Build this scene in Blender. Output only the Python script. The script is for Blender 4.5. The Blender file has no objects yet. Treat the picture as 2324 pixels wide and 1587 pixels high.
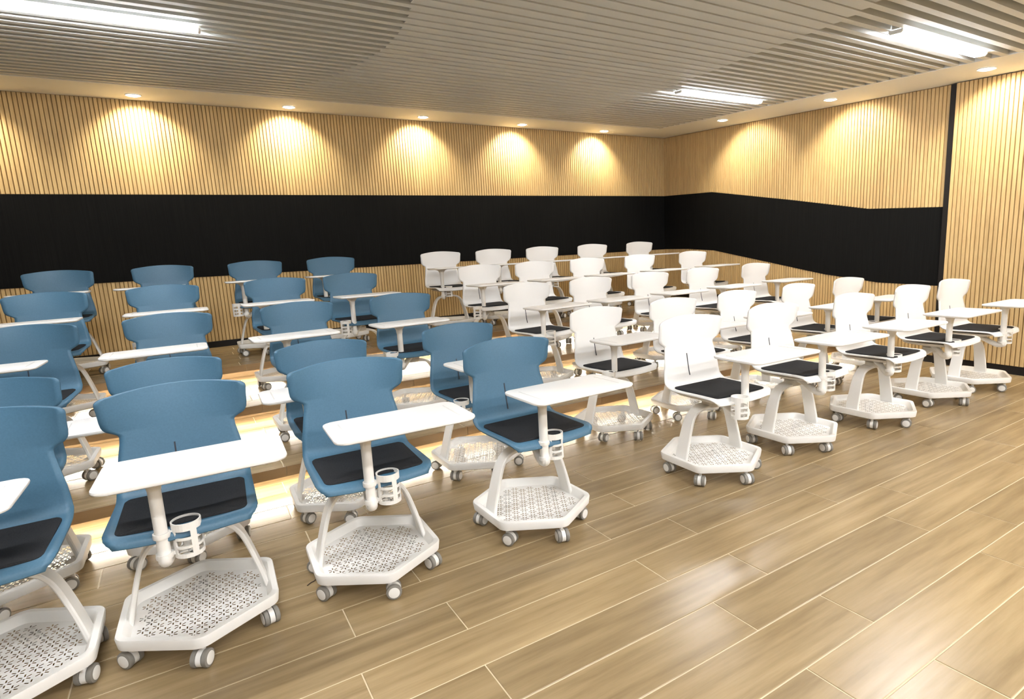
import bpy, bmesh, math, random
from mathutils import Vector, Matrix, geometry

random.seed(7)
SC = bpy.context.scene
COL = SC.collection
PI = math.pi

# ------------------------------------------------------------------ camera, world, exposure
cam_d = bpy.data.cameras.new('camera')
cam = bpy.data.objects.new('camera', cam_d)
COL.objects.link(cam)
rt = Vector((0.862801, -0.502461, -0.055755))
up = Vector((0.131037, 0.115756, 0.984596))
fw = Vector((0.488267, 0.856816, -0.165715))
m = Matrix.Identity(4)
for i in range(3):
    m[i][0] = rt[i]; m[i][1] = up[i]; m[i][2] = -fw[i]
m[0][3], m[1][3], m[2][3] = 0.0, 0.0, 1.232
cam.matrix_world = m
cam_d.sensor_width = 36.0
cam_d.lens = 19.747
cam_d.clip_start = 0.05
SC.camera = cam

world = bpy.data.worlds.new('world')
SC.world = world
world.use_nodes = True
world.node_tree.nodes['Background'].inputs[0].default_value = (1.0, 0.95, 0.88, 1)
world.node_tree.nodes['Background'].inputs[1].default_value = 0.0
SC.view_settings.view_transform = 'Standard'
SC.view_settings.look = 'None'
SC.view_settings.gamma = 1.0
SC.view_settings.use_curve_mapping = False
SC.view_settings.exposure = 1.5

TUBE_POWER = 36.0      # emission strength of the ceiling light lenses
SPOT_POWER = 25.0      # watts per recessed downlight
LED_POWER = 40.0       # emission strength of the step light strips
TUBE_COL = (0.97, 0.98, 1.0)
SPOT_COL = (1.0, 0.90, 0.70)
LED_COL = (1.0, 0.95, 0.82)

# ------------------------------------------------------------------ materials
MATS = {}
def mat(name, col, rough=0.5, spec=0.5, metal=0.0, emit=None, strength=0.0):
    mt = bpy.data.materials.new(name)
    mt.use_nodes = True
    b = mt.node_tree.nodes['Principled BSDF']
    b.inputs['Base Color'].default_value = (*col, 1)
    b.inputs['Roughness'].default_value = rough
    b.inputs['Metallic'].default_value = metal
    b.inputs['Specular IOR Level'].default_value = spec
    if emit:
        b.inputs['Emission Color'].default_value = (*emit, 1)
        b.inputs['Emission Strength'].default_value = strength
    MATS[name] = mt
    return mt

def noise_col(mt, c1, c2, scale=(1, 1, 1), nscale=5.0, detail=4.0, rand=0.0, bump=0.0, bdist=0.002):
    """base colour = mix of two tones along a stretched noise, plus a shade per object"""
    nt = mt.node_tree; N = nt.nodes; L = nt.links
    b = N['Principled BSDF']
    tc = N.new('ShaderNodeTexCoord'); mp = N.new('ShaderNodeMapping')
    geo = N.new('ShaderNodeNewGeometry')
    mp.inputs['Scale'].default_value = scale
    oi = N.new('ShaderNodeObjectInfo')
    add = N.new('ShaderNodeVectorMath'); add.operation = 'ADD'
    cmb = N.new('ShaderNodeVectorMath'); cmb.operation = 'SCALE'
    cmb.inputs[0].default_value = (37.0, 11.0, 23.0)
    L.new(oi.outputs['Random'], cmb.inputs['Scale'])
    L.new(geo.outputs['Position'], add.inputs[0]); L.new(cmb.outputs[0], add.inputs[1])
    L.new(add.outputs[0], mp.inputs['Vector'])
    nz = N.new('ShaderNodeTexNoise'); nz.inputs['Scale'].default_value = nscale
    nz.inputs['Detail'].default_value = detail; nz.inputs['Roughness'].default_value = 0.6
    L.new(mp.outputs[0], nz.inputs['Vector'])
    rp = N.new('ShaderNodeValToRGB')
    rp.color_ramp.elements[0].position = 0.32; rp.color_ramp.elements[0].color = (*c1, 1)
    rp.color_ramp.elements[1].position = 0.68; rp.color_ramp.elements[1].color = (*c2, 1)
    L.new(nz.outputs['Fac'], rp.inputs['Fac'])
    hsv = N.new('ShaderNodeHueSaturation')
    mr = N.new('ShaderNodeMapRange')
    mr.inputs['To Min'].default_value = 1.0 - rand; mr.inputs['To Max'].default_value = 1.0 + rand
    L.new(oi.outputs['Random'], mr.inputs['Value']); L.new(mr.outputs[0], hsv.inputs['Value'])
    L.new(rp.outputs[0], hsv.inputs['Color']); L.new(hsv.outputs[0], b.inputs['Base Color'])
    if bump > 0:
        bp = N.new('ShaderNodeBump'); bp.inputs['Strength'].default_value = bump
        bp.inputs['Distance'].default_value = bdist
        L.new(nz.outputs['Fac'], bp.inputs['Height']); L.new(bp.outputs[0], b.inputs['Normal'])
    return mt

mat('white_plastic', (0.78, 0.76, 0.72), 0.42)
mat('white_shell', (0.80, 0.79, 0.77), 0.48)
noise_col(mat('blue_shell', (0.05, 0.17, 0.31), 0.5), (0.050, 0.132, 0.208), (0.058, 0.146, 0.228), (1, 1, 1), 160.0, 2.0, 0.04, 0.12, 0.0006)
mat('table_white', (0.82, 0.81, 0.79), 0.38)
mat('groove_grey', (0.62, 0.61, 0.59), 0.5)
noise_col(mat('pad_black', (0.012, 0.013, 0.015), 0.85, 0.25), (0.010, 0.011, 0.013), (0.022, 0.022, 0.024), (1, 1, 1), 300.0, 2.0, 0.05, 0.2, 0.0008)
mat('tyre_grey', (0.22, 0.205, 0.18), 0.55)
mat('slot_dark', (0.02, 0.025, 0.035), 0.6)
mat('under_grey', (0.60, 0.57, 0.51), 0.5)
noise_col(mat('wood_slat', (0.6, 0.4, 0.18), 0.55, 0.3), (0.465, 0.315, 0.142), (0.565, 0.402, 0.192), (9, 9, 0.7), 6.0, 4.0, 0.06, 0.05)
mat('groove_wood', (0.24, 0.15, 0.06), 0.8, 0.1)
noise_col(mat('band_black', (0.010, 0.010, 0.010), 0.9, 0.08), (0.0048, 0.0048, 0.0050), (0.0075, 0.0075, 0.0075), (30, 30, 0.5), 4.0, 2.0, 0.0, 0.2, 0.001)
mat('base_black', (0.006, 0.004, 0.0035), 0.6, 0.3)
noise_col(mat('floor_plank', (0.36, 0.24, 0.13), 0.27, 0.5), (0.222, 0.153, 0.075), (0.350, 0.251, 0.131), (1.0, 14.0, 1), 1.6, 7.0, 0.10, 0.02)
mat('grout', (0.56, 0.45, 0.29), 0.6, 0.3)
noise_col(mat('riser_wood', (0.3, 0.19, 0.09), 0.4), (0.20, 0.125, 0.055), (0.27, 0.175, 0.085), (0.9, 9.0, 9), 1.6, 5.0, 0.05)
mat('slat_ceiling', (0.60, 0.62, 0.61), 0.55, 0.35)
mat('ceiling_back', (0.045, 0.045, 0.043), 0.8, 0.2)  # backing toned dark to deepen the shade in the slat gaps
mat('soffit', (0.80, 0.81, 0.80), 0.6, 0.3)
mat('unseen_wall_dark', (0.17, 0.165, 0.155), 0.7, 0.2)  # unseen walls, kept dark so less light bounces back
mat('lamp_body', (0.75, 0.75, 0.73), 0.4)
mat('lamp_cap', (0.10, 0.09, 0.08), 0.6)
mat('tube_lens', (0.9, 0.9, 0.9), 0.4, emit=TUBE_COL, strength=TUBE_POWER)
mat('spot_lens', (0.9, 0.9, 0.9), 0.4, emit=(1.0, 0.93, 0.78), strength=14.0)
mat('led_lens', (0.9, 0.9, 0.9), 0.4, emit=LED_COL, strength=LED_POWER)
mat('twig', (0.05, 0.03, 0.015), 0.8)

# ------------------------------------------------------------------ helpers
def link(o, parent=None):
    COL.objects.link(o)
    if parent is not None:
        o.parent = parent
    return o

def mesh_of(name, verts, faces, mats, fmat=None, smooth=False):
    me = bpy.data.meshes.new(name)
    me.from_pydata([tuple(v) for v in verts], [], faces)
    for mn in ([mats] if isinstance(mats, str) else mats):
        me.materials.append(MATS[mn])
    if fmat:
        for p, k in zip(me.polygons, fmat):
            p.material_index = k
    bm = bmesh.new(); bm.from_mesh(me)
    bmesh.ops.recalc_face_normals(bm, faces=bm.faces)
    bm.to_mesh(me); bm.free()
    if smooth:
        for p in me.polygons:
            p.use_smooth = True
        try:
            me.set_sharp_from_angle(angle=math.radians(40))
        except Exception:
            pass
    me.update()
    return me

class MB:
    """collects shapes into one mesh"""
    def __init__(s):
        s.v = []; s.f = []; s.m = []
    def add(s, v, f, k=0):
        n = len(s.v); s.v += [tuple(a) for a in v]
        s.f += [tuple(i + n for i in q) for q in f]; s.m += [k] * len(f)
    def box(s, x0, x1, y0, y1, z0, z1, k=0):
        s.hexa([(x0, y0), (x1, y0), (x1, y1), (x0, y1)], z0, z1, k)
    def hexa(s, pts, z0, z1, k=0):
        """prism over a polygon; z0/z1 numbers or per-corner lists"""
        n = len(pts)
        z0 = z0 if isinstance(z0, (list, tuple)) else [z0] * n
        z1 = z1 if isinstance(z1, (list, tuple)) else [z1] * n
        v = [(p[0], p[1], z) for p, z in zip(pts, z0)] + [(p[0], p[1], z) for p, z in zip(pts, z1)]
        f = [tuple(range(n - 1, -1, -1)), tuple(range(n, 2 * n))]
        f += [(i, (i + 1) % n, n + (i + 1) % n, n + i) for i in range(n)]
        s.add(v, f, k)
    def loops(s, rings, k=0, cap0=True, cap1=True):
        """skin a list of equal-length closed rings"""
        n = len(rings[0]); v = [p for r in rings for p in r]; f = []
        for a in range(len(rings) - 1):
            for i in range(n):
                j = (i + 1) % n
                f.append((a * n + i, a * n + j, (a + 1) * n + j, (a + 1) * n + i))
        if cap0: f.append(tuple(range(n - 1, -1, -1)))
        if cap1: f.append(tuple((len(rings) - 1) * n + i for i in range(n)))
        s.add(v, f, k)
    def lathe(s, prof, n=16, axis='z', c=(0, 0, 0), k=0, cap=True):
        rings = []
        for r, h in prof:
            ring = []
            for i in range(n):
                a = 2 * PI * i / n
                p = (r * math.cos(a), r * math.sin(a), h)
                if axis == 'x': p = (h, r * math.cos(a), r * math.sin(a))
                ring.append((p[0] + c[0], p[1] + c[1], p[2] + c[2]))
            rings.append(ring)
        s.loops(rings, k, cap, cap)
    def tube(s, pts, r, n=12, k=0):
        pts = [Vector(p) for p in pts]
        rings = []
        prev = None
        for i, p in enumerate(pts):
            t = (pts[min(i + 1, len(pts) - 1)] - pts[max(i - 1, 0)]).normalized()
            ref = prev if prev is not None else (Vector((1, 0, 0)) if abs(t.x) < 0.9 else Vector((0, 1, 0)))
            a = (ref - t * ref.dot(t)).normalized(); b = t.cross(a); prev = a
            rr = r[i] if isinstance(r, (list, tuple)) else r
            rings.append([p + a * rr * math.cos(2 * PI * q / n) + b * rr * math.sin(2 * PI * q / n) for q in range(n)])
        s.loops(rings, k)
    def mesh(s, name, mats, smooth=False):
        return mesh_of(name, s.v, s.f, mats, s.m, smooth)
    def obj(s, name, mats, parent=None, smooth=False):
        return link(bpy.data.objects.new(name, s.mesh(name, mats, smooth)), parent)

def tag(o, label=None, cat=None, group=None, kind=None):
    if label: o['label'] = label
    if cat: o['category'] = cat
    if group: o['group'] = group
    if kind: o['kind'] = kind
    return o

def empty(name, loc):
    o = bpy.data.objects.new(name, None)
    o.empty_display_size = 0.1
    o.location = loc
    return link(o)

def part(name, me, parent, loc=(0, 0, 0), rot=(0, 0, 0)):
    o = bpy.data.objects.new(name, me)
    o.location = loc; o.rotation_euler = rot
    return link(o, parent)

def catmull(pts, n=6):
    out = []
    P = [Vector(p) for p in pts]
    for i in range(len(P) - 1):
        p0 = P[max(i - 1, 0)]; p1 = P[i]; p2 = P[i + 1]; p3 = P[min(i + 2, len(P) - 1)]
        for q in range(n):
            t = q / n
            out.append(0.5 * ((2 * p1) + (p2 - p0) * t + (2 * p0 - 5 * p1 + 4 * p2 - p3) * t * t + (3 * p1 - p0 - 3 * p2 + p3) * t ** 3))
    out.append(P[-1])
    return out

def interp(x, tab):
    if x <= tab[0][0]: return tab[0][1]
    for (a, b), (c, d) in zip(tab, tab[1:]):
        if x <= c: return b + (d - b) * (x - a) / (c - a)
    return tab[-1][1]

# ------------------------------------------------------------------ the room
S = 0.155                       # height of one step
YB = 6.45                       # back wall
XL, YF = -3.3, -3.0             # left wall and the wall behind the camera
CX, CY = 6.497, YB              # back right corner
WM = (6.497 - 6.04) / (6.45 - 2.57)     # the right wall runs slightly off square
def wall_x(y): return 6.04 + WM * (y - 2.57)
def panel_x(y): return 5.93 + WM * (y - 2.0)
def ceil_z(y): return 2.831 - 0.0873 * (YB - y)
NOSE = [3.18, 4.12, 5.02]       # step edges
ZB = 3 * S

# floor slab and planks
PW, PL, GAP, PT = 0.18, 1.10, 0.0045, 0.008
Y0 = 1.04 - 23 * PW
floor_mb = MB()
floor_mb.hexa([(XL, YF), (wall_x(YF), YF), (wall_x(YB), YB), (XL, YB)], -0.12, 0.0032)
floor = tag(floor_mb.obj('floor', 'grout'), 'pale brown wood plank floor with light joints', kind='structure')

plank_cache = {}
def plank_piece(x0, x1, y0, y1, ztop, xlim):
    """a plank cut at the side walls, as a mesh around its own corner"""
    x0 = max(x0, XL + 0.002)
    a, b = xlim(y0) - 0.002, xlim(y1) - 0.002
    if x0 >= min(a, b) or x1 <= XL + 0.01: return None
    key = (round(x1 - x0, 4), round(y1 - y0, 4)) if x1 <= min(a, b) else None
    if key in plank_cache: return plank_cache[key], x0
    mb = MB(); g = GAP / 2; bv = 0.0015
    q = [(g, g), (min(x1, a) - x0 - g, g), (min(x1, b) - x0 - g, y1 - y0 - g), (g, y1 - y0 - g)]
    q2 = [(q[0][0] + bv, q[0][1] + bv), (q[1][0] - bv, q[1][1] + bv), (q[2][0] - bv, q[2][1] - bv), (q[3][0] + bv, q[3][1] - bv)]
    mb.loops([[(*p, -PT) for p in q], [(*p, -0.001) for p in q], [(*p, 0) for p in q2]])
    me = mb.mesh('plank', 'floor_plank')
    if key: plank_cache[key] = me
    return me, x0

def lay_planks(parent, ya, yb, ztop, ystart, keep):
    k = 0
    rest = MB()
    y = ystart
    while y < yb - 0.004:
        y0, y1 = max(y, ya), min(y + PW, yb)
        idx = round((y - (1.04 - 23 * PW)) / PW)
        if y1 - y0 > 0.01:
            off = 0.31 if idx % 2 == 1 else 0.64
            off += 0.0 if idx % 4 < 2 else 0.03
            x = off - PL * 5
            while x < 7:
                r = plank_piece(x, x + PL, y0, y1, ztop, lambda yy: (panel_x(yy) if yy < 2.52 else wall_x(yy)))
                if r:
                    me, xs = r
                    if keep(x, y0):
                        part('plank', me, parent, (xs, y0, ztop + 0.0)); k += 1
                    else:
                        rest.add([(v.co.x + xs, v.co.y + y0, v.co.z + ztop) for v in me.vertices], [tuple(p.vertices) for p in me.polygons])
                x += PL
        y += PW
    if rest.v:
        tag(rest.obj('plank_field', 'floor_plank', parent), kind='stuff')
    return k
lay_planks(floor, YF + 0.01, NOSE[0] + 0.355, 0.005, Y0, lambda x, y: y > 0.1)

# stepped platforms: a thick board reaching out over a deep shadow gap with a light strip under it
REC = 0.36
for i, yn in enumerate(NOSE):
    z1 = S * (i + 1); z0 = S * i
    yend = NOSE[i + 1] + REC if i < 2 else YB
    mb = MB()
    yr = yn + REC
    mb.hexa([(XL, yr), (wall_x(yr), yr), (wall_x(YB) , YB), (XL, YB)], z0 + 0.0055, z1 - 0.0465)
    mb.hexa([(XL, yn + 0.012), (wall_x(yn), yn + 0.012), (wall_x(YB) , YB), (XL, YB)], z1 - 0.046, z1 + 0.0032)
    pf = tag(mb.obj('step_platform', 'grout'), ['first', 'second', 'top'][i] + ' wooden floor tier lit by a glowing strip under its edge', 'step', kind='structure')
    mb = MB(); mb.hexa([(XL, yr - 0.006), (wall_x(yr), yr - 0.006), (wall_x(yr), yr - 0.0005), (XL, yr - 0.0005)], z0 + 0.006, z1 - 0.047)
    mb.obj('riser', 'riser_wood', pf)
    x = XL; k = 0
    while x < wall_x(yn) - 0.01:
        xe = min(x + 1.1 + (0.35 if k == 0 else 0), wall_x(yn) - 0.004)
        mb = MB(); mb.box(x + 0.001, xe - 0.001, yn, yn + 0.0115, z1 - 0.050, z1 + 0.005)
        mb.obj('nosing', 'riser_wood', pf)
        x = xe; k += 1
    lay_planks(pf, yn + 0.012, yend, z1 + 0.005, yn + 0.012, lambda x, y: x < 6.5)
    mb = MB()
    mb.hexa([(XL + 0.05, yn + 0.085), (wall_x(yn) - 0.05, yn + 0.085), (wall_x(yn) - 0.05, yn + 0.101), (XL + 0.05, yn + 0.101)], z1 - 0.053, z1 - 0.0462)
    tag(mb.obj('led_strip', 'led_lens'), 'glowing warm light strip under the edge of the ' + ['first', 'second', 'top'][i] + ' floor tier', 'light strip', 'step light strips')

# back wall: slab, slats, black band
SP, SW, SD = 0.033, 0.0265, 0.010
BT, BBm = 1.986, 1.190
mb = MB(); mb.box(XL - 0.2, CX + 0.35, YB + SD, YB + 0.2, -0.12, 3.2)
wb = tag(mb.obj('wall_back', 'groove_wood'), 'timber slat back wall with a black band across it', kind='structure')
def box_mesh(name, w, d, h, mt):
    mb = MB(); b = 0.0025
    ring = [(-w / 2, d), (-w / 2, b), (-w / 2 + b, 0), (w / 2 - b, 0), (w / 2, b), (w / 2, d)]
    mb.loops([[(x, y, 0) for x, y in ring], [(x, y, h) for x, y in ring]])
    return mb.mesh(name, mt)
zc = ceil_z(YB) - 0.002
up_me = box_mesh('slat', SW, SD, zc - BT - 0.002, 'wood_slat')
lo_me = box_mesh('slat', SW, SD, BBm - ZB - 0.072, 'wood_slat')
rest = MB(); x = XL + 0.02; nsl = 0
while x < CX - 0.004:
    for me, z in ((up_me, BT + 0.002), (lo_me, ZB + 0.068)):
        if -1.75 < x < 3.0:
            part('slat', me, wb, (x, YB, z)); nsl += 1
        else:
            rest.add([(v.co.x + x, v.co.y + YB, v.co.z + z) for v in me.vertices], [tuple(p.vertices) for p in me.polygons])
    x += SP
tag(rest.obj('slat_field', 'wood_slat', wb), kind='stuff')
mb = MB(); mb.box(XL, CX - 0.001, YB - 0.003, YB + SD, BBm, BT); mb.obj('black_band', 'band_black', wb)
mb = MB(); mb.box(XL, CX - 0.003, YB - 0.012, YB + SD, ZB + 0.006, ZB + 0.066)
tag(mb.obj('baseboard_back', 'base_black'), 'black skirting along the back wall', kind='structure')

# right wall
TOP_B = [(2.3, 1.435), (2.52, 1.44), (3.25, 1.492), (4.22, 1.69), (5.45, 1.925), (6.45, 1.986)]
BOT_B = [(2.3, 0.73), (2.62, 0.732), (3.12, 0.75), (3.72, 0.828), (4.47, 0.968), (5.40, 1.14), (5.9, 1.175), (6.45, 1.190)]
wd = Vector((-WM, -1.0)).normalized()          # along the wall, from the corner forwards
wn = Vector((-wd.y, wd.x)) * -1                # into the room
if wn.x > 0: wn = -wn
def wp(u, d): return (CX + wd.x * u + wn.x * d, CY + wd.y * u + wn.y * d)
LW = (CY - 2.535) / -wd.y
def floor_z(y):
    return ZB if y > NOSE[2] else 2 * S if y > NOSE[1] else S if y > NOSE[0] else 0.0
mb = MB(); far = (CY - YF) / -wd.y
mb.hexa([wp(-0.3, -SD), wp(far + 0.3, -SD), wp(far + 0.3, -0.2), wp(-0.3, -0.2)], -0.12, 3.2)
wr = tag(mb.obj('wall_right', 'groove_wood'), 'timber slat side wall with a sloping black band', kind='structure')
u = 0.0145
while u < LW - 0.01:
    ya = CY + wd.y * u
    zt = ceil_z(ya) - 0.003
    for z0, z1 in ((interp(ya, TOP_B), zt), (floor_z(ya) + 0.068, interp(ya, BOT_B))):
        mb = MB(); b = 0.0025
        ring = [wp(u - SW / 2, -SD), wp(u - SW / 2, -b), wp(u - SW / 2 + b, 0), wp(u + SW / 2 - b, 0), wp(u + SW / 2, -b), wp(u + SW / 2, -SD)]
        mb.loops([[(*p, z0 + 0.002) for p in ring], [(*p, z1 - 0.002) for p in ring]])
        mb.obj('slat', 'wood_slat', wr)
    u += SP
mb = MB()
us = [0.0] + [(CY - y) / -wd.y for y in (5.9, 5.45, 5.40, 4.9, 4.47, 4.22, 3.72, 3.25, 3.12, 2.62)] + [LW]
for a, b in zip(us, us[1:]):
    A, B_, C_, D_ = wp(a, -SD), wp(b, -SD), wp(b, 0.003), wp(a, 0.003)
    ys = [CY + wd.y * a, CY + wd.y * b, CY + wd.y * b, CY + wd.y * a]
    mb.hexa([A, B_, C_, D_], [interp(y, BOT_B) for y in ys], [interp(y, TOP_B) for y in ys])
mb.obj('black_band', 'band_black', wr)
mb = MB()
for a, b, z in ((0.013, (CY - NOSE[2]) / -wd.y, ZB), ((CY - NOSE[2]) / -wd.y, (CY - NOSE[1]) / -wd.y, 2 * S), ((CY - NOSE[1]) / -wd.y, (CY - NOSE[0]) / -wd.y, S), ((CY - NOSE[0]) / -wd.y, LW, 0)):
    mb.hexa([wp(a + 0.001, -SD), wp(b - 0.001, -SD), wp(b - 0.001, 0.010), wp(a + 0.001, 0.010)], z + 0.006, z + 0.066)
tag(mb.obj('baseboard_right', 'base_black'), 'black skirting along the right wall', kind='structure')

# the raised slat panels at the front of the right wall, with a black reveal
mb = MB(); mb.hexa([wp(LW, -SD), wp(LW + 0.045, -SD), wp(LW + 0.045, 0.035), wp(LW, 0.035)], 0.006, ceil_z(2.5) - 0.004)
tag(mb.obj('trim_1', 'base_black'), 'black vertical reveal beside the raised slat panel', kind='structure')
off = (Vector((panel_x(2.0), 2.0)) - Vector(wp((CY - 2.0) / -wd.y, 0))).dot(wn)
u0 = LW + 0.046; pk = 0
while u0 < far - 0.1:
    u1 = min(u0 + 0.70, far - 0.02)
    y0, y1 = CY + wd.y * u0, CY + wd.y * u1
    mb = MB()
    pts = [wp(u0, -SD + 0.002), wp(u1 - 0.012, -SD + 0.002), wp(u1 - 0.012, off - SD), wp(u0, off - SD)]
    mb.hexa(pts, 0.075, [ceil_z(y) - 0.004 for y in (y0, y1, y1, y0)])
    pn = tag(mb.obj('wall_panel', 'groove_wood'), 'raised vertical timber slat panel on the right wall', kind='structure')
    u = u0 + SW / 2 + 0.001; f = MB()
    while u < u1 - 0.012 - SW / 2:
        ya = CY + wd.y * u; b = 0.0025
        ring = [wp(u - SW / 2, off - SD), wp(u - SW / 2, off - b), wp(u - SW / 2 + b, off), wp(u + SW / 2 - b, off), wp(u + SW / 2, off - b), wp(u + SW / 2, off - SD)]
        mb = MB() if pk < 2 else f
        mb.loops([[(*p, 0.078) for p in ring], [(*p, ceil_z(ya) - 0.006) for p in ring]])
        if pk < 2: mb.obj('slat', 'wood_slat', pn)
        u += SP
    if pk >= 2: tag(f.obj('slat_field', 'wood_slat', pn), kind='stuff')
    mb = MB(); mb.hexa([wp(u0, -SD + 0.002), wp(u1, -SD + 0.002), wp(u1, off - 0.004), wp(u0, off - 0.004)], 0.006, 0.073)
    mb.obj('plinth', 'base_black', pn)
    u0 = u1; pk += 1

# walls out of view, toned dark to weaken the bounce light
mb = MB(); mb.box(XL - 0.2, XL, YF - 0.2, YB + 0.2, -0.12, 3.2)
tag(mb.obj('wall_left', 'unseen_wall_dark'), 'plain unseen left wall, darkened to cut bounce light', kind='structure')
mb = MB(); mb.box(XL - 0.2, 6.6, YF - 0.2, YF, -0.12, 3.2)
tag(mb.obj('wall_front', 'unseen_wall_dark'), 'plain unseen front wall, darkened to cut bounce light', kind='structure')

# ceiling: backing, soffit, slats, infill strips
YS = 5.75                                       # slats end at the soffit
def sof_x(y): return wall_x(y) - 0.70
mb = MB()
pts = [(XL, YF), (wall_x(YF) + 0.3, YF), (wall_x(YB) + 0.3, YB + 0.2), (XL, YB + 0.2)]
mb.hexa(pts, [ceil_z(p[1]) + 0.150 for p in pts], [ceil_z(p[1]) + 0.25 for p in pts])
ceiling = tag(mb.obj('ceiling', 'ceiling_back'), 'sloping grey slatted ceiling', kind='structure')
mb = MB()
pts = [(XL, YS), (sof_x(YS), YS), (CX, CY), (XL, YB)]
mb.hexa(pts, [ceil_z(p[1]) for p in pts], [ceil_z(p[1]) + 0.114 for p in pts])
tag(mb.obj('trim_2', 'soffit'), 'plain white ceiling border along the back wall', kind='structure')
mb = MB()
pts = [(sof_x(YF), YF), (wall_x(YF), YF), (CX, CY), (sof_x(YS), YS)]
mb.hexa(pts, [ceil_z(p[1]) for p in pts], [ceil_z(p[1]) + 0.114 for p in pts])
tag(mb.obj('trim_3', 'soffit'), 'plain white ceiling border along the right wall', kind='structure')

LEFT_B = [(-1.0, -2.2), (0.0, -1.2), (0.8, -0.3), (1.5, 0.42), (2.2, 0.90), (2.878, 1.18), (3.08, 1.24), (3.41, 1.30), (3.74, 1.327), (4.17, 1.306), (4.66, 1.217), (5.07, 1.10), (5.43, 0.95), (5.70, 0.70), (5.80, 0.5)]
RIGHT_B = [(-1.0, 0.6), (0.0, 1.7), (0.8, 2.5), (1.3, 3.0), (1.78, 3.34), (2.02, 3.465), (2.57, 3.60), (3.31, 3.79), (4.27, 3.985), (4.9, 4.04), (5.36, 4.0), (5.60, 3.75), (5.72, 3.5)]
CP, CW, CD = 0.105, 0.046, 0.110
y = 3.85 - CP / 2 + CP * 18
while y > YS - CW / 2 - 0.005: y -= CP
TUBES = [(3.85, -0.855, 0.265), (3.85, 4.064, 5.188), (3.85 - 18 * CP, -0.855, 0.265), (3.85 - 18 * CP, 3.90, 5.02),
         (3.85 - 36 * CP, -0.855, 0.265), (3.85 - 36 * CP, 3.90, 5.02), (3.85 - 54 * CP, -0.855, 0.265), (3.85 - 54 * CP, 3.90, 5.02),  # unseen rows, assumed to carry on so the front is lit
         (3.85 - 36 * CP, 1.52, 2.64), (3.85 - 54 * CP, 1.52, 2.64),  # unseen middle pair added to brighten the front floor
         (3.85 - 45 * CP, -0.855, 0.265), (3.85 - 45 * CP, 1.52, 2.64), (3.85 - 45 * CP, 3.90, 5.02)]  # extra unseen row added for a brighter front floor
while y > YF + 0.1:
    mb = MB()
    ya, yb = y - CW / 2, y + CW / 2
    pts = [(XL, ya), (sof_x(ya) - 0.002, ya), (sof_x(yb) - 0.002, yb), (XL, yb)]
    mb.hexa(pts, [ceil_z(p[1]) + 0.002 for p in pts], [ceil_z(p[1]) + 0.002 + CD for p in pts])
    mb.obj('slat', 'slat_ceiling', ceiling)
    yg = y - CP / 2                              # the gap in front of this slat
    xl, xr = interp(yg, LEFT_B), interp(yg, RIGHT_B)
    ya, yb = yg - (CP - CW) / 2 + 0.0045, yg + (CP - CW) / 2 - 0.0045
    segs = [(xl, xr)]
    for ty, ta, tb in TUBES:
        if abs(ty - yg) < 0.03:
            new = []
            for a, b in segs:
                if tb <= a or ta >= b: new.append((a, b))
                else:
                    if ta > a: new.append((a, ta - 0.01))
                    if tb < b: new.append((tb + 0.01, b))
            segs = new
    for a, b in segs:
        if b - a > 0.05:
            mb = MB(); mb.hexa([(a, ya), (b, ya), (b, yb), (a, yb)], [ceil_z(ya) + 0.008, ceil_z(ya) + 0.008, ceil_z(yb) + 0.008, ceil_z(yb) + 0.008], [ceil_z(ya) + 0.07, ceil_z(ya) + 0.07, ceil_z(yb) + 0.07, ceil_z(yb) + 0.07])
            mb.obj('infill_strip', 'slat_ceiling', ceiling)
    y -= CP

# ceiling lamps
tube_labels = ['long linear ceiling light at upper left between dark slats', 'linear ceiling light near the back right corner',
               'assumed unseen linear ceiling light above the camera on the left', 'linear ceiling light nearest the raised wall panel at upper right',
               'assumed unseen linear ceiling light behind the camera on the left', 'assumed unseen linear ceiling light behind the camera on the right',
               'assumed unseen rearmost linear ceiling light on the left', 'assumed unseen rearmost linear ceiling light on the right', 'added fill linear ceiling light behind the camera in the middle', 'added fill rearmost linear ceiling light in the middle',
               'added fill linear ceiling light in the row behind the camera, left of three', 'added fill linear ceiling light in the row behind the camera, middle of three', 'added fill linear ceiling light in the row behind the camera, right of three']
for (ty, xa, xb), lb in zip(TUBES, tube_labels):
    z = ceil_z(ty)
    t = tag(empty('linear_ceiling_light', ((xa + xb) / 2, ty, z)), lb, 'ceiling light', 'linear ceiling lights')
    h = (xb - xa) / 2; th = math.atan(0.0873)
    t.rotation_euler = (th, 0, 0)
    mb = MB(); mb.box(-h, h, -0.026, 0.026, 0.004, 0.07); mb.obj('housing', 'lamp_body', t)
    mb = MB(); ring = []
    w = 0.041
    prof = [(-w, 0.001), (-w, -0.010), (-w + 0.010, -0.022), (w - 0.010, -0.022), (w, -0.010), (w, 0.001)]
    mb.loops([[(x, p[0], p[1]) for p in prof] for x in (-h + 0.01, h - 0.01)])
    mb.obj('lens', 'tube_lens', t)
    for sgn in (-1, 1):
        mb = MB(); mb.loops([[(sgn * (h - 0.0095), p[0], p[1]) for p in prof], [(sgn * (h + 0.004), p[0], p[1]) for p in prof]])
        mb.obj('end_cap', 'lamp_body', t)

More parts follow.
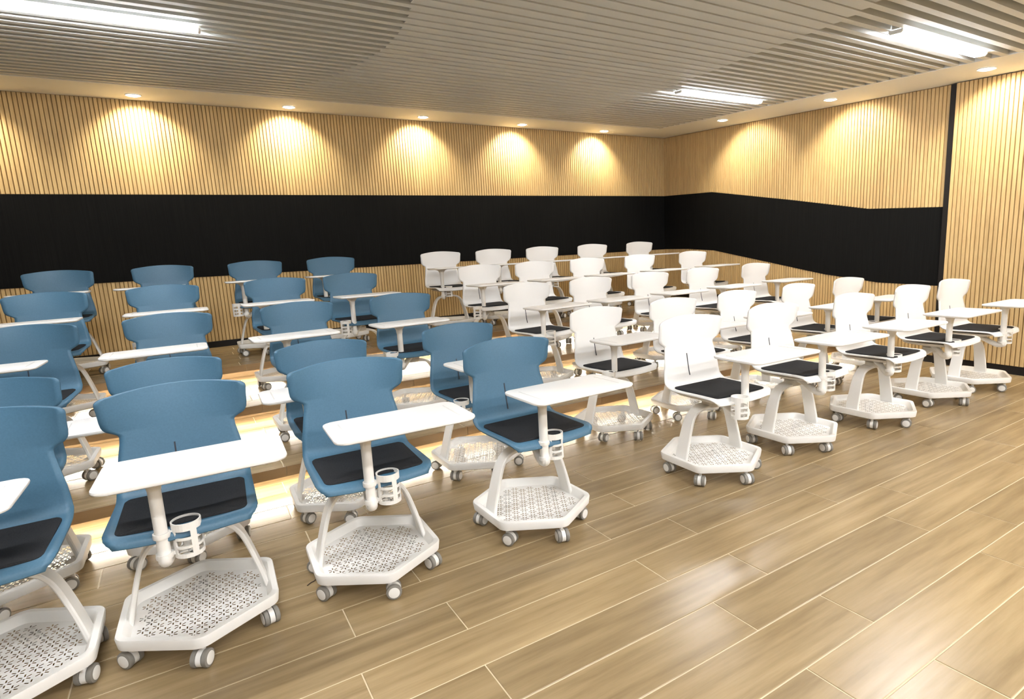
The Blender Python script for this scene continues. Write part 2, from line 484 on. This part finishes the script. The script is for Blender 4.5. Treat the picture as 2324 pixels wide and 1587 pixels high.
DOWN = [(-2.80, 6.165, 'beyond the left edge of the picture, back wall'), (-1.48, 6.165, 'just past the left edge, back wall'),
        (-0.17, 6.165, 'above back wall, leftmost of five'), (1.125, 6.167, 'above back wall, second of five from left'),
        (2.542, 6.166, 'above back wall, middle of five'), (3.835, 6.164, 'above back wall, fourth of five from left'),
        (5.139, 6.185, 'above back wall, nearest the corner'), (5.833, 4.825, 'on right border, nearest the corner'),
        (5.729, 3.448, 'on right border, second from the corner'), (5.598, 2.137, 'on right border above the raised panel'),
        (5.46, 0.80, 'on right border, past the picture edge'), (5.32, -0.55, 'on right border, furthest forward')]
ring_mb = MB(); ring_mb.lathe([(0.052, -0.001), (0.062, -0.001), (0.064, -0.004), (0.060, -0.009), (0.052, -0.006)], 24, cap=False)
ring_mb.f += [(4 * 24 + i, 4 * 24 + (i + 1) % 24, (i + 1) % 24, i) for i in range(24)]; ring_mb.m += [0] * 24
ring_me = ring_mb.mesh('trim_ring', 'soffit', True)
lens_mb = MB(); lens_mb.lathe([(0.0515, -0.001), (0.0515, -0.006), (0.037, -0.014), (0.012, -0.017)], 24)
lens_me = lens_mb.mesh('lens', 'spot_lens', True)
spot_d = bpy.data.lights.new('downlight_beam', 'SPOT')
spot_d.energy = SPOT_POWER; spot_d.color = SPOT_COL
spot_d.spot_size = math.radians(112); spot_d.spot_blend = 0.6; spot_d.shadow_soft_size = 0.03
for x, y, lb in DOWN:
    t = tag(empty('recessed_downlight', (x, y, ceil_z(y))), 'round recessed downlight ' + lb, 'downlight', 'recessed downlights')
    t.rotation_euler = (math.atan(0.0873), 0, 0)
    part('trim_ring', ring_me, t); part('lens', lens_me, t)
    so = bpy.data.objects.new('beam', spot_d); link(so, t)
    so.location = (0, 0, -0.028); 
    # wall washers: the beam is tilted towards its wall
    aim = Vector((0, 1, 0)) if y > 6 else Vector((-wn.x, -wn.y, 0)).normalized()
    d = Vector((0, 0, -1)) * math.cos(math.radians(38)) + aim * math.sin(math.radians(38))
    so.rotation_mode = 'QUATERNION'
    so.rotation_quaternion = t.rotation_euler.to_quaternion().inverted() @ d.to_track_quat('-Z', 'Y')

# ------------------------------------------------------------------ the tablet chair (faces -Y, origin on the floor)
def hexloop(R, cr, n=5):
    """rounded hexagon with corners at front and back"""
    out = []
    V = [Vector((R * math.cos(PI / 2 + k * PI / 3), R * math.sin(PI / 2 + k * PI / 3))) for k in range(6)]
    for k in range(6):
        p = V[k]; a = (V[k - 1] - p).normalized(); b = (V[(k + 1) % 6] - p).normalized()
        d = cr / math.tan(math.radians(60))
        bis = (a + b).normalized(); c = p + bis * (cr / math.sin(math.radians(60)))
        s0 = p + a * d; s1 = p + b * d
        a0 = math.atan2(s0.y - c.y, s0.x - c.x); a1 = math.atan2(s1.y - c.y, s1.x - c.x)
        while a1 < a0: a1 += 2 * PI
        for i in range(n + 1):
            t = a0 + (a1 - a0) * i / n
            out.append((c.x + cr * math.cos(t), c.y + cr * math.sin(t)))
    return out

def make_tray():
    prof = [(0.262, 0.074), (0.272, 0.071), (0.283, 0.076), (0.288, 0.107), (0.285, 0.113), (0.264, 0.114), (0.258, 0.110), (0.242, 0.084)]
    rings = [[(x, y, z) for x, y in hexloop(R * 0.97, 0.052 - (0.288 - R) * 0.4)] for R, z in prof]
    mb = MB(); mb.loops(rings, cap0=False, cap1=False)
    # perforated floor of the tray, top and underside
    edge = [(p[0], p[1]) for p in rings[-1]]; inner = [(p[0], p[1]) for p in rings[0]]
    verts = [Vector(p) for p in edge]; n = len(verts)
    edges = [(i, (i + 1) % n) for i in range(n)]
    slits = []; P = 0.043
    for r in range(-8, 9):
        for c in range(-8, 9):
            cx = c * P + (r % 2) * P / 2; cy = r * P * 0.866
            if max(abs(cx) , abs(cx * 0.5 + cy * 0.866), abs(-cx * 0.5 + cy * 0.866)) > 0.180: continue
            for k in range(6):
                a = PI / 3 * k + PI / 6
                d = Vector((math.cos(a), math.sin(a))); e = Vector((-d.y, d.x)); o = Vector((cx, cy))
                slits.append([o + d * 0.0060 - e * 0.0021, o + d * 0.0182 - e * 0.0021, o + d * 0.0182 + e * 0.0021, o + d * 0.0060 + e * 0.0021])
    for s in slits:
        b = len(verts); verts += s; edges += [(b, b + 1), (b + 1, b + 2), (b + 2, b + 3), (b + 3, b)]
    ov, oe, of, _, _, _ = geometry.delaunay_2d_cdt(verts, edges, [], 0, 1e-6)
    def in_slit(p):
        for s in slits:
            if abs(p.x - s[0].x) > 0.02 or abs(p.y - s[0].y) > 0.02: continue
            u = (s[1] - s[0]); w = (s[3] - s[0]); q = p - s[0]
            if 0 < q.dot(u) < u.dot(u) and 0 < q.dot(w) < w.dot(w): return True
        return False
    fs = []
    for f in of:
        c = sum((ov[i] for i in f), Vector((0, 0))) / len(f)
        R = 0.240
        if not in_slit(c): fs.append(tuple(f))
    mb.add([(v.x, v.y, 0.084) for v in ov], fs)
    # plate under the rim joining floor and skirt
    a = [(x, y, 0.0835) for x, y in edge]; b = [(x, y, 0.074) for x, y in inner]
    mb.loops([a, b], cap0=False, cap1=False)
    return mb.mesh('base_tray', 'white_plastic', True)

def make_leg(sg):
    """flat strap that rises from the tray side and bends in to the pivot"""
    path = catmull([(0.212, 0.080), (0.194, 0.160), (0.165, 0.262), (0.142, 0.316), (0.108, 0.350), (0.060, 0.365), (0.0, 0.370)], 5)
    wid = [(0.0, 0.042), (0.3, 0.037), (0.6, 0.031), (0.8, 0.036), (1.0, 0.040)]
    rings = []
    for i, p in enumerate(path):
        t = (path[min(i + 1, len(path) - 1)] - path[max(i - 1, 0)]).normalized() if i < len(path) else None
        nx, nz = -t.y, t.x
        w = interp(i / (len(path) - 1), wid); th = 0.008; b = 0.004
        ring = []
        for (yy, dd) in ((-w, -th + b), (-w + b, -th), (w - b, -th), (w, -th + b), (w, th - b), (w - b, th), (-w + b, th), (-w, th - b)):
            ring.append((sg * (p.x + nx * dd), yy + 0.01, p.y + nz * dd))
        rings.append(ring)
    mb = MB(); mb.loops(rings)
    return mb.mesh('leg', 'white_plastic', True)

# seat shell profile: (y, z) from the front lip to the top of the back
PROF = catmull([(-0.232, 0.430), (-0.224, 0.450), (-0.195, 0.463), (-0.10, 0.464), (0.02, 0.462), (0.085, 0.466), (0.120, 0.486),
                (0.136, 0.525), (0.147, 0.580), (0.157, 0.640), (0.166, 0.700), (0.176, 0.770), (0.189, 0.845)], 6)
def seat_z(x, y):
    return interp(y, [(-0.232, 0.430), (-0.224, 0.450), (-0.195, 0.463), (-0.10, 0.464), (0.02, 0.462), (0.085, 0.466), (0.12, 0.486)]) + 0.010 * (x / 0.21) ** 2 * (1 if y > -0.2 else 0.5)
def make_shell(mt):
    NU = 20
    HW_seat = [(-0.232, 0.186), (-0.226, 0.200), (-0.212, 0.208), (-0.18, 0.212), (0.0, 0.211), (0.12, 0.209)]
    HW_back = [(0.486, 0.208), (0.56, 0.200), (0.62, 0.189), (0.665, 0.180), (0.684, 0.179), (0.690, 0.182), (0.696, 0.192), (0.701, 0.203), (0.708, 0.213), (0.718, 0.2200), (0.731, 0.2243), (0.750, 0.2262), (0.79, 0.2268), (0.826, 0.229), (0.836, 0.227), (0.842, 0.221), (0.845, 0.213)]
    # denser rows where the outline changes
    pts = []
    for a, b in zip(PROF, PROF[1:]):
        k = 3 if b.y > 0.665 and b.x > 0.1 else 1
        for q in range(k): pts.append(a.lerp(b, q / k))
    pts.append(PROF[-1])
    verts = []; faces = []
    for p in pts:
        back = p.x > 0.12 and p.y > 0.486
        hw = interp(p.y, HW_back) if back else interp(p.x, HW_seat)
        for i in range(NU + 1):
            u = -1 + 2 * i / NU; x = hw * u
            q = (x / 0.23) ** 2
            if back:
                k = min(1, (p.y - 0.486) / 0.1)
                k2 = max(0, min(1, (p.y - 0.70) / 0.145))
                yy = p.x - (0.018 + 0.042 * k2) * q * k
                zz = p.y - 0.025 * q * k2
                zz += 0.012 * q * (1 - k)
            else:
                yy = p.x + (0.010 * q if p.x < -0.19 else 0.0); zz = p.y + 0.010 * (x / 0.21) ** 2
            verts.append((x, yy, zz))
    W = NU + 1
    for r in range(len(pts) - 1):
        for i in range(NU):
            faces.append((r * W + i, r * W + i + 1, (r + 1) * W + i + 1, (r + 1) * W + i))
    me = bpy.data.meshes.new('seat_shell')
    me.from_pydata(verts, [], faces)
    bm = bmesh.new(); bm.from_mesh(me)
    bm.normal_update(); bm.faces.ensure_lookup_table()
    # thicken away from the sitter
    if bm.faces[len(bm.faces) // 8].normal.z < 0:
        bmesh.ops.reverse_faces(bm, faces=bm.faces[:])
    bmesh.ops.solidify(bm, geom=bm.faces[:], thickness=0.011)
    be = [e for e in bm.edges if len(e.link_faces) == 2 and e.calc_face_angle(0) > math.radians(60)]
    bmesh.ops.bevel(bm, geom=be, offset=0.0035, segments=2, affect='EDGES', clamp_overlap=True)
    bmesh.ops.recalc_face_normals(bm, faces=bm.faces)
    bm.to_mesh(me); bm.free()
    me.materials.append(MATS[mt])
    for p in me.polygons: p.use_smooth = True
    me.update()
    return me

def make_pad():
    """dark textile pad let into the seat"""
    loop = []
    c = [(-0.181, -0.198), (0.181, -0.198), (0.184, 0.092), (-0.184, 0.092)]; r = 0.026
    for k in range(4):
        p = Vector(c[k]); a = (Vector(c[k - 1]) - p).normalized(); b = (Vector(c[(k + 1) % 4]) - p).normalized()
        for i in range(6):
            t = i / 5
            q = (p + a * r) * (1 - t) ** 2 + p * 2 * t * (1 - t) + (p + b * r) * t * t
            loop.append(q)
    rings = []
    cen = Vector((0, -0.054))
    for s, dz in ((1.0, -0.002), (1.0, 0.002), (0.975, 0.0048), (0.7, 0.0050), (0.4, 0.0050), (0.1, 0.0050)):
        rings.append([(cen.x + (q.x - cen.x) * s, cen.y + (q.y - cen.y) * s, seat_z(cen.x + (q.x - cen.x) * s, cen.y + (q.y - cen.y) * s) + dz) for q in loop])
    mb = MB(); mb.loops(rings, cap0=False)
    return mb.mesh('seat_pad', 'pad_black', True)

def rrect(w, d, r, n=5):
    out = []
    for sx, sy, a0 in ((1, 1, 0), (-1, 1, 90), (-1, -1, 180), (1, -1, 270)):
        for i in range(n + 1):
            a = math.radians(a0 + 90 * i / n)
            out.append((sx * (w / 2 - r) + r * math.cos(a), sy * (d / 2 - r) + r * math.sin(a)))
    return out

POST = (-0.06, -0.22)
TZ = 0.672                        # table top height
def build_meshes():
    M = {}
    M['tray'] = make_tray()
    M['legL'], M['legR'] = make_leg(-1), make_leg(1)
    M['blue'], M['white'] = make_shell('blue_shell'), make_shell('white_shell')
    M['pad'] = make_pad()
    mb = MB(); mb.loops([[(x, y - 0.03, z) for x, y in rrect(w, d, 0.04)] for w, d, z in ((0.20, 0.20, 0.418), (0.30, 0.28, 0.432), (0.33, 0.31, 0.446))])
    M['support'] = mb.mesh('seat_support', 'under_grey', True)
    mb = MB(); mb.lathe([(0.040, 0.362), (0.047, 0.366), (0.047, 0.398), (0.036, 0.402), (0.036, 0.424)], 20)
    M['pivot'] = mb.mesh('pivot_column', 'under_grey', True)
    # tube from the pivot forwards, bending up into the post
    px, py = POST
    pts = catmull([(0.0, -0.01, 0.408), (-0.02, -0.08, 0.398), (-0.046, -0.155, 0.372), (-0.056, -0.196, 0.362), (px, py - 0.008, 0.372), (px, py, 0.405), (px, py, 0.44)], 5) + [Vector((px, py, 0.55)), Vector((px, py, TZ - 0.03))]
    mb = MB(); mb.tube(pts, 0.0185, 14)
    M['post'] = mb.mesh('table_post', 'white_plastic', True)
    # table
    mb = MB(); W_, D_ = 0.495, 0.275
    mb.loops([[(x, y, z) for x, y in rrect(w, d, 0.040)] for w, d, z in ((W_ - 0.024, D_ - 0.024, -0.016), (W_ - 0.004, D_ - 0.004, -0.011), (W_, D_, -0.006), (W_ - 0.002, D_ - 0.002, -0.001), (W_ - 0.006, D_ - 0.006, 0.0))])
    M['table'] = mb.mesh('tabletop', 'table_white', True)
    mb = MB(); mb.loops([[(x, y, z) for x, y in rrect(0.0045, 0.165, 0.002, 2)] for z in (-0.001, 0.0006)])
    M['groove'] = mb.mesh('pen_groove', 'groove_grey')
    mb = MB()
    mb.loops([[(0 + k * math.cos(2 * PI * i / 16), j * math.sin(2 * PI * i / 16), z) for i in range(16)] for k, j, z in ((0.0195, 0.0195, -0.075), (0.022, 0.022, -0.05), (0.038, 0.030, -0.028), (0.075, 0.05, -0.0155))])
    M['bracket'] = mb.mesh('mounting_bracket', 'white_plastic', True)
    # slot in the back
    mb = MB()
    sl = []
    for z in (0.515, 0.545, 0.58, 0.61, 0.635):
        yy = interp(z, [(0.486, 0.120), (0.525, 0.136), (0.58, 0.147), (0.64, 0.157)]) - 0.0015
        sl.append([(-0.0225, yy + 0.004, z), (-0.0225, yy, z), (-0.0175, yy, z), (-0.0175, yy + 0.004, z)])
    mb.loops(sl)
    M['slot'] = mb.mesh('handle_slot', 'slot_dark')
    # castor: housing and two wheels; origin at the stem foot on the tray underside
    mb = MB()
    mb.lathe([(0.008, -0.026), (0.008, 0.003)], 10)
    ring = []
    zc_ = -0.0455; oy = 0.012
    for xx, rr in ((-0.0075, 0.022), (-0.0085, 0.0265), (0.0085, 0.0265), (0.0075, 0.022)):
        ring.append([(xx, oy + rr * math.cos(a), zc_ + rr * math.sin(a)) for a in [2 * PI * i / 18 for i in range(18)]])
    mb.loops(ring)
    M['castor'] = mb.mesh('castor', 'white_plastic', True)
    mb = MB()
    mb.lathe([(0.020, -0.0088), (0.0280, -0.0065), (0.0290, 0.0), (0.0280, 0.0065), (0.023, 0.0088)], 20, axis='x')
    mb.lathe([(0.0205, 0.0078), (0.0205, 0.0098), (0.016, 0.0108), (0.005, 0.0112)], 20, axis='x', k=1)
    M['wheel'] = mb.mesh('wheel', ['tyre_grey', 'white_plastic'], True)
    # cup holder: origin on the post axis, basket towards +X
    mb = MB(); R = 0.042; cxh = 0.068; n = 28; zs = [0.368, 0.381, 0.398, 0.406, 0.425, 0.433, 0.454, 0.478]
    def wall(a): return (cxh + R * math.cos(a), R * math.sin(a))
    v = []; f = []
    for z in zs:
        for rr in (R, R - 0.004):
            for i in range(n):
                a = 2 * PI * i / n
                v.append((cxh + rr * math.cos(a), rr * math.sin(a), z))
    def idx(k, inn, i): return k * 2 * n + inn * n + i % n
    def solid(k, i):
        if k < 0 or k >= len(zs) - 1: return False
        if k % 2 == 0: return True
        i = i % n
        return i in (0, 1, 6, 7, 13, 14, 15, 21, 22, 27)
    for k in range(len(zs) - 1):
        for i in range(n):
            if not solid(k, i): continue
            f.append((idx(k, 0, i), idx(k, 0, i + 1), idx(k + 1, 0, i + 1), idx(k + 1, 0, i)))
            f.append((idx(k, 1, i + 1), idx(k, 1, i), idx(k + 1, 1, i), idx(k + 1, 1, i + 1)))
            if not solid(k, i + 1): f.append((idx(k, 0, i + 1), idx(k, 1, i + 1), idx(k + 1, 1, i + 1), idx(k + 1, 0, i + 1)))
            if not solid(k, i - 1): f.append((idx(k, 1, i), idx(k, 0, i), idx(k + 1, 0, i), idx(k + 1, 1, i)))
            if not solid(k - 1, i): f.append((idx(k, 0, i + 1), idx(k, 0, i), idx(k, 1, i), idx(k, 1, i + 1)))
            if not solid(k + 1, i): f.append((idx(k + 1, 0, i), idx(k + 1, 0, i + 1), idx(k + 1, 1, i + 1), idx(k + 1, 1, i)))
    mb.add(v, f)
    # foot: ring with a bar across
    for sgn in (-1, 1):
        mb.box(cxh - R + 0.004, cxh + R - 0.004, sgn * 0.012 - 0.004, sgn * 0.012 + 0.004, 0.370, 0.374)
    mb.box(cxh - 0.004, cxh + 0.004, -R + 0.004, R - 0.004, 0.370, 0.374)
    M['holder'] = mb.mesh('cup_holder', 'white_plastic')
    mb = MB(); mb.lathe([(0.0188, -0.008), (0.0235, -0.008), (0.0245, 0.0), (0.0235, 0.008), (0.0188, 0.008)], 18, cap=False)
    mb.box(0.020, 0.034, -0.007, 0.007, -0.006, 0.006)
    M['clamp'] = mb.mesh('clamp', 'white_plastic', True)
    return M
ME = build_meshes()

def build_chair(shell):
    t = empty('tablet_chair', (0, 0, 0))
    part('base_tray', ME['tray'], t)
    part('leg', ME['legL'], t); part('leg', ME['legR'], t)
    part('pivot_column', ME['pivot'], t); part('seat_support', ME['support'], t)
    sh = part('seat_shell', ME[shell], t)
    part('handle_slot', ME['slot'], sh)
    tag(part('seat_pad', ME['pad'], t), 'black textile seat pad')
    part('table_post', ME['post'], t)
    tb = part('tabletop', ME['table'], t, (POST[0] + 0.120, POST[1] - 0.030, TZ))
    for sx in (-1, 1): part('pen_groove', ME['groove'], tb, (sx * 0.197, 0, 0))
    part('mounting_bracket', ME['bracket'], tb, (-0.120, 0.030, 0))
    ch = part('cup_holder', ME['holder'], t, (POST[0], POST[1], 0))
    for z in (0.386, 0.452): part('clamp', ME['clamp'], ch, (0, 0, z))
    for k in range(6):
        a = PI / 2 + k * PI / 3
        ca = part('castor', ME['castor'], t, (0.232 * math.cos(a), 0.232 * math.sin(a), 0.0745), (0, 0, random.uniform(0, 2 * PI)))
        part('wheel', ME['wheel'], ca, (0.0178, 0.012, -0.0455))
        part('wheel', ME['wheel'], ca, (-0.0178, 0.012, -0.0455), (0, 0, PI))
    return t

def copy_tree(o, parent=None):
    c = o.copy(); COL.objects.link(c); c.parent = parent
    for ch in o.children:
        copy_tree(ch, c)
    return c

ROWS = {
    1: [(-0.62, 2.13), (-0.09, 2.14), (0.52, 2.14), (1.26, 2.11), (2.375, 2.03), (3.09, 2.03), (3.88, 1.98), (4.64, 1.98), (5.26, 1.97)],
    2: [(-0.74, 2.84), (-0.12, 2.86), (0.565, 2.84), (1.365, 2.88), (2.405, 2.88), (3.12, 2.88), (3.84, 2.88), (4.62, 2.86), (5.38, 2.86)],
    3: [(-0.78, 3.78), (-0.11, 3.78), (0.63, 3.79), (1.34, 3.79), (2.42, 3.79), (3.07, 3.79), (3.77, 3.79), (4.47, 3.78), (5.28, 3.78)],
    4: [(-0.82, 4.71), (-0.14, 4.71), (0.63, 4.71), (1.23, 4.71), (2.46, 4.71), (3.08, 4.71), (3.75, 4.71), (4.50, 4.71), (5.35, 4.71)],
    5: [(-0.86, 5.62), (-0.14, 5.62), (0.59, 5.62), (1.28, 5.62), (2.45, 5.62), (3.11, 5.62), (3.78, 5.62), (4.54, 5.62), (5.34, 5.62)]}
ROWN = {1: 'the front row', 2: 'the second row', 3: 'the third row', 4: 'the fourth row', 5: 'the back row'}
COLN = ['at the left edge of the picture', 'second of four blue ones from the left', 'third of four blue ones from the left', 'last of the blue ones, beside the aisle',
        'first of the white ones, beside the aisle', 'second white one from the aisle', 'middle one of five white', 'fourth white one from the aisle', 'nearest the right wall']
HOLD = {(1, 1): 15, (1, 2): 5, (1, 3): 20, (1, 4): 200, (1, 5): 10, (1, 6): 10, (1, 7): 0, (1, 8): 10, (2, 2): 5, (2, 4): 195, (5, 2): 190, (4, 3): 185, (3, 3): 190, (5, 4): 10, (4, 4): 185, (2, 1): 0, (2, 3): 170}
SWING = {(5, 0): -.09, (5, 1): -.16, (5, 2): -.10, (5, 3): -.12, (4, 0): -.09, (4, 1): -.045, (4, 2): -.11, (4, 3): -.045,
         (3, 0): -.18, (3, 1): -.13, (3, 2): -.16, (3, 3): -.14, (2, 0): -.10, (2, 1): -.20, (2, 2): -.15, (2, 3): -.04,
         (1, 0): -.14, (1, 4): .05, (1, 6): -.12, (1, 7): -.12, (1, 2): .025, (5, 4): -.07, (4, 4): -.09, (3, 4): -.04, (2, 4): -.08}
proto = {'blue': build_chair('blue'), 'white': build_chair('white')}
used = {'blue': False, 'white': False}
for r in range(1, 6):
    for c in range(9):
        kind = 'blue' if c < 4 else 'white'
        if used[kind]: t = copy_tree(proto[kind])
        else: t = proto[kind]
        x, y = ROWS[r][c]
        z = [0, 0, 1, 2, 3][r - 1] * S + 0.0055
        t.location = (x, y, z)
        t.rotation_euler = (0, 0, math.radians(random.uniform(-2.5, 2.5)))
        tag(t, '%s tablet chair in %s, %s' % (kind, ROWN[r], COLN[c]), 'chair', '%s tablet chairs' % kind)
        CH = [(o, o.name.split('.')[0]) for o in t.children]
        for o, n in CH:
            if n == 'cup_holder': o.rotation_euler = (0, 0, math.radians(HOLD.get((r, c), random.choice([5, 15, 185, 195]))))
            if n == 'castor': o.rotation_euler = (0, 0, random.uniform(0, 2 * PI))
            # the arm swings about the seat pivot; the table slides along its bracket
            if n in ('table_post', 'cup_holder', 'tabletop'):
                dx = SWING.get((r, c), -0.06 if r > 1 else 0.0)
                arm = max(-0.085, min(0.06, dx)); rest = dx - arm
                a0 = math.atan2(POST[1], POST[0]); rad = math.hypot(*POST)
                a1 = -math.acos(max(-1, min(1, (POST[0] + arm) / rad)))
                ppx, ppy = rad * math.cos(a1), rad * math.sin(a1)
                if n == 'table_post': o.rotation_euler = (0, 0, a1 - a0)
                elif n == 'cup_holder': o.location = (ppx, ppy, 0)
                else:
                    o.location = (ppx + 0.120 + rest, ppy - 0.030, TZ)
                    for g in o.children:
                        if g.name.startswith('mounting'): g.location = (-0.120 - rest, 0.030, 0)
        if not used[kind]: used[kind] = True

# ------------------------------------------------------------------ small things on the floor
mb = MB(); mb.tube(catmull([(0.0, 0.0, 0.0025), (0.016, 0.012, 0.0032), (0.03, 0.018, 0.0025), (0.045, 0.035, 0.003)], 3), [0.0022] * 9 + [0.0012], 6)
tw = mb.obj('twig', 'twig'); tw.location = (0.26, 2.17, 0.0050)
tag(tw, 'tiny dark twig lying on the floor between the front blue chairs', 'twig')
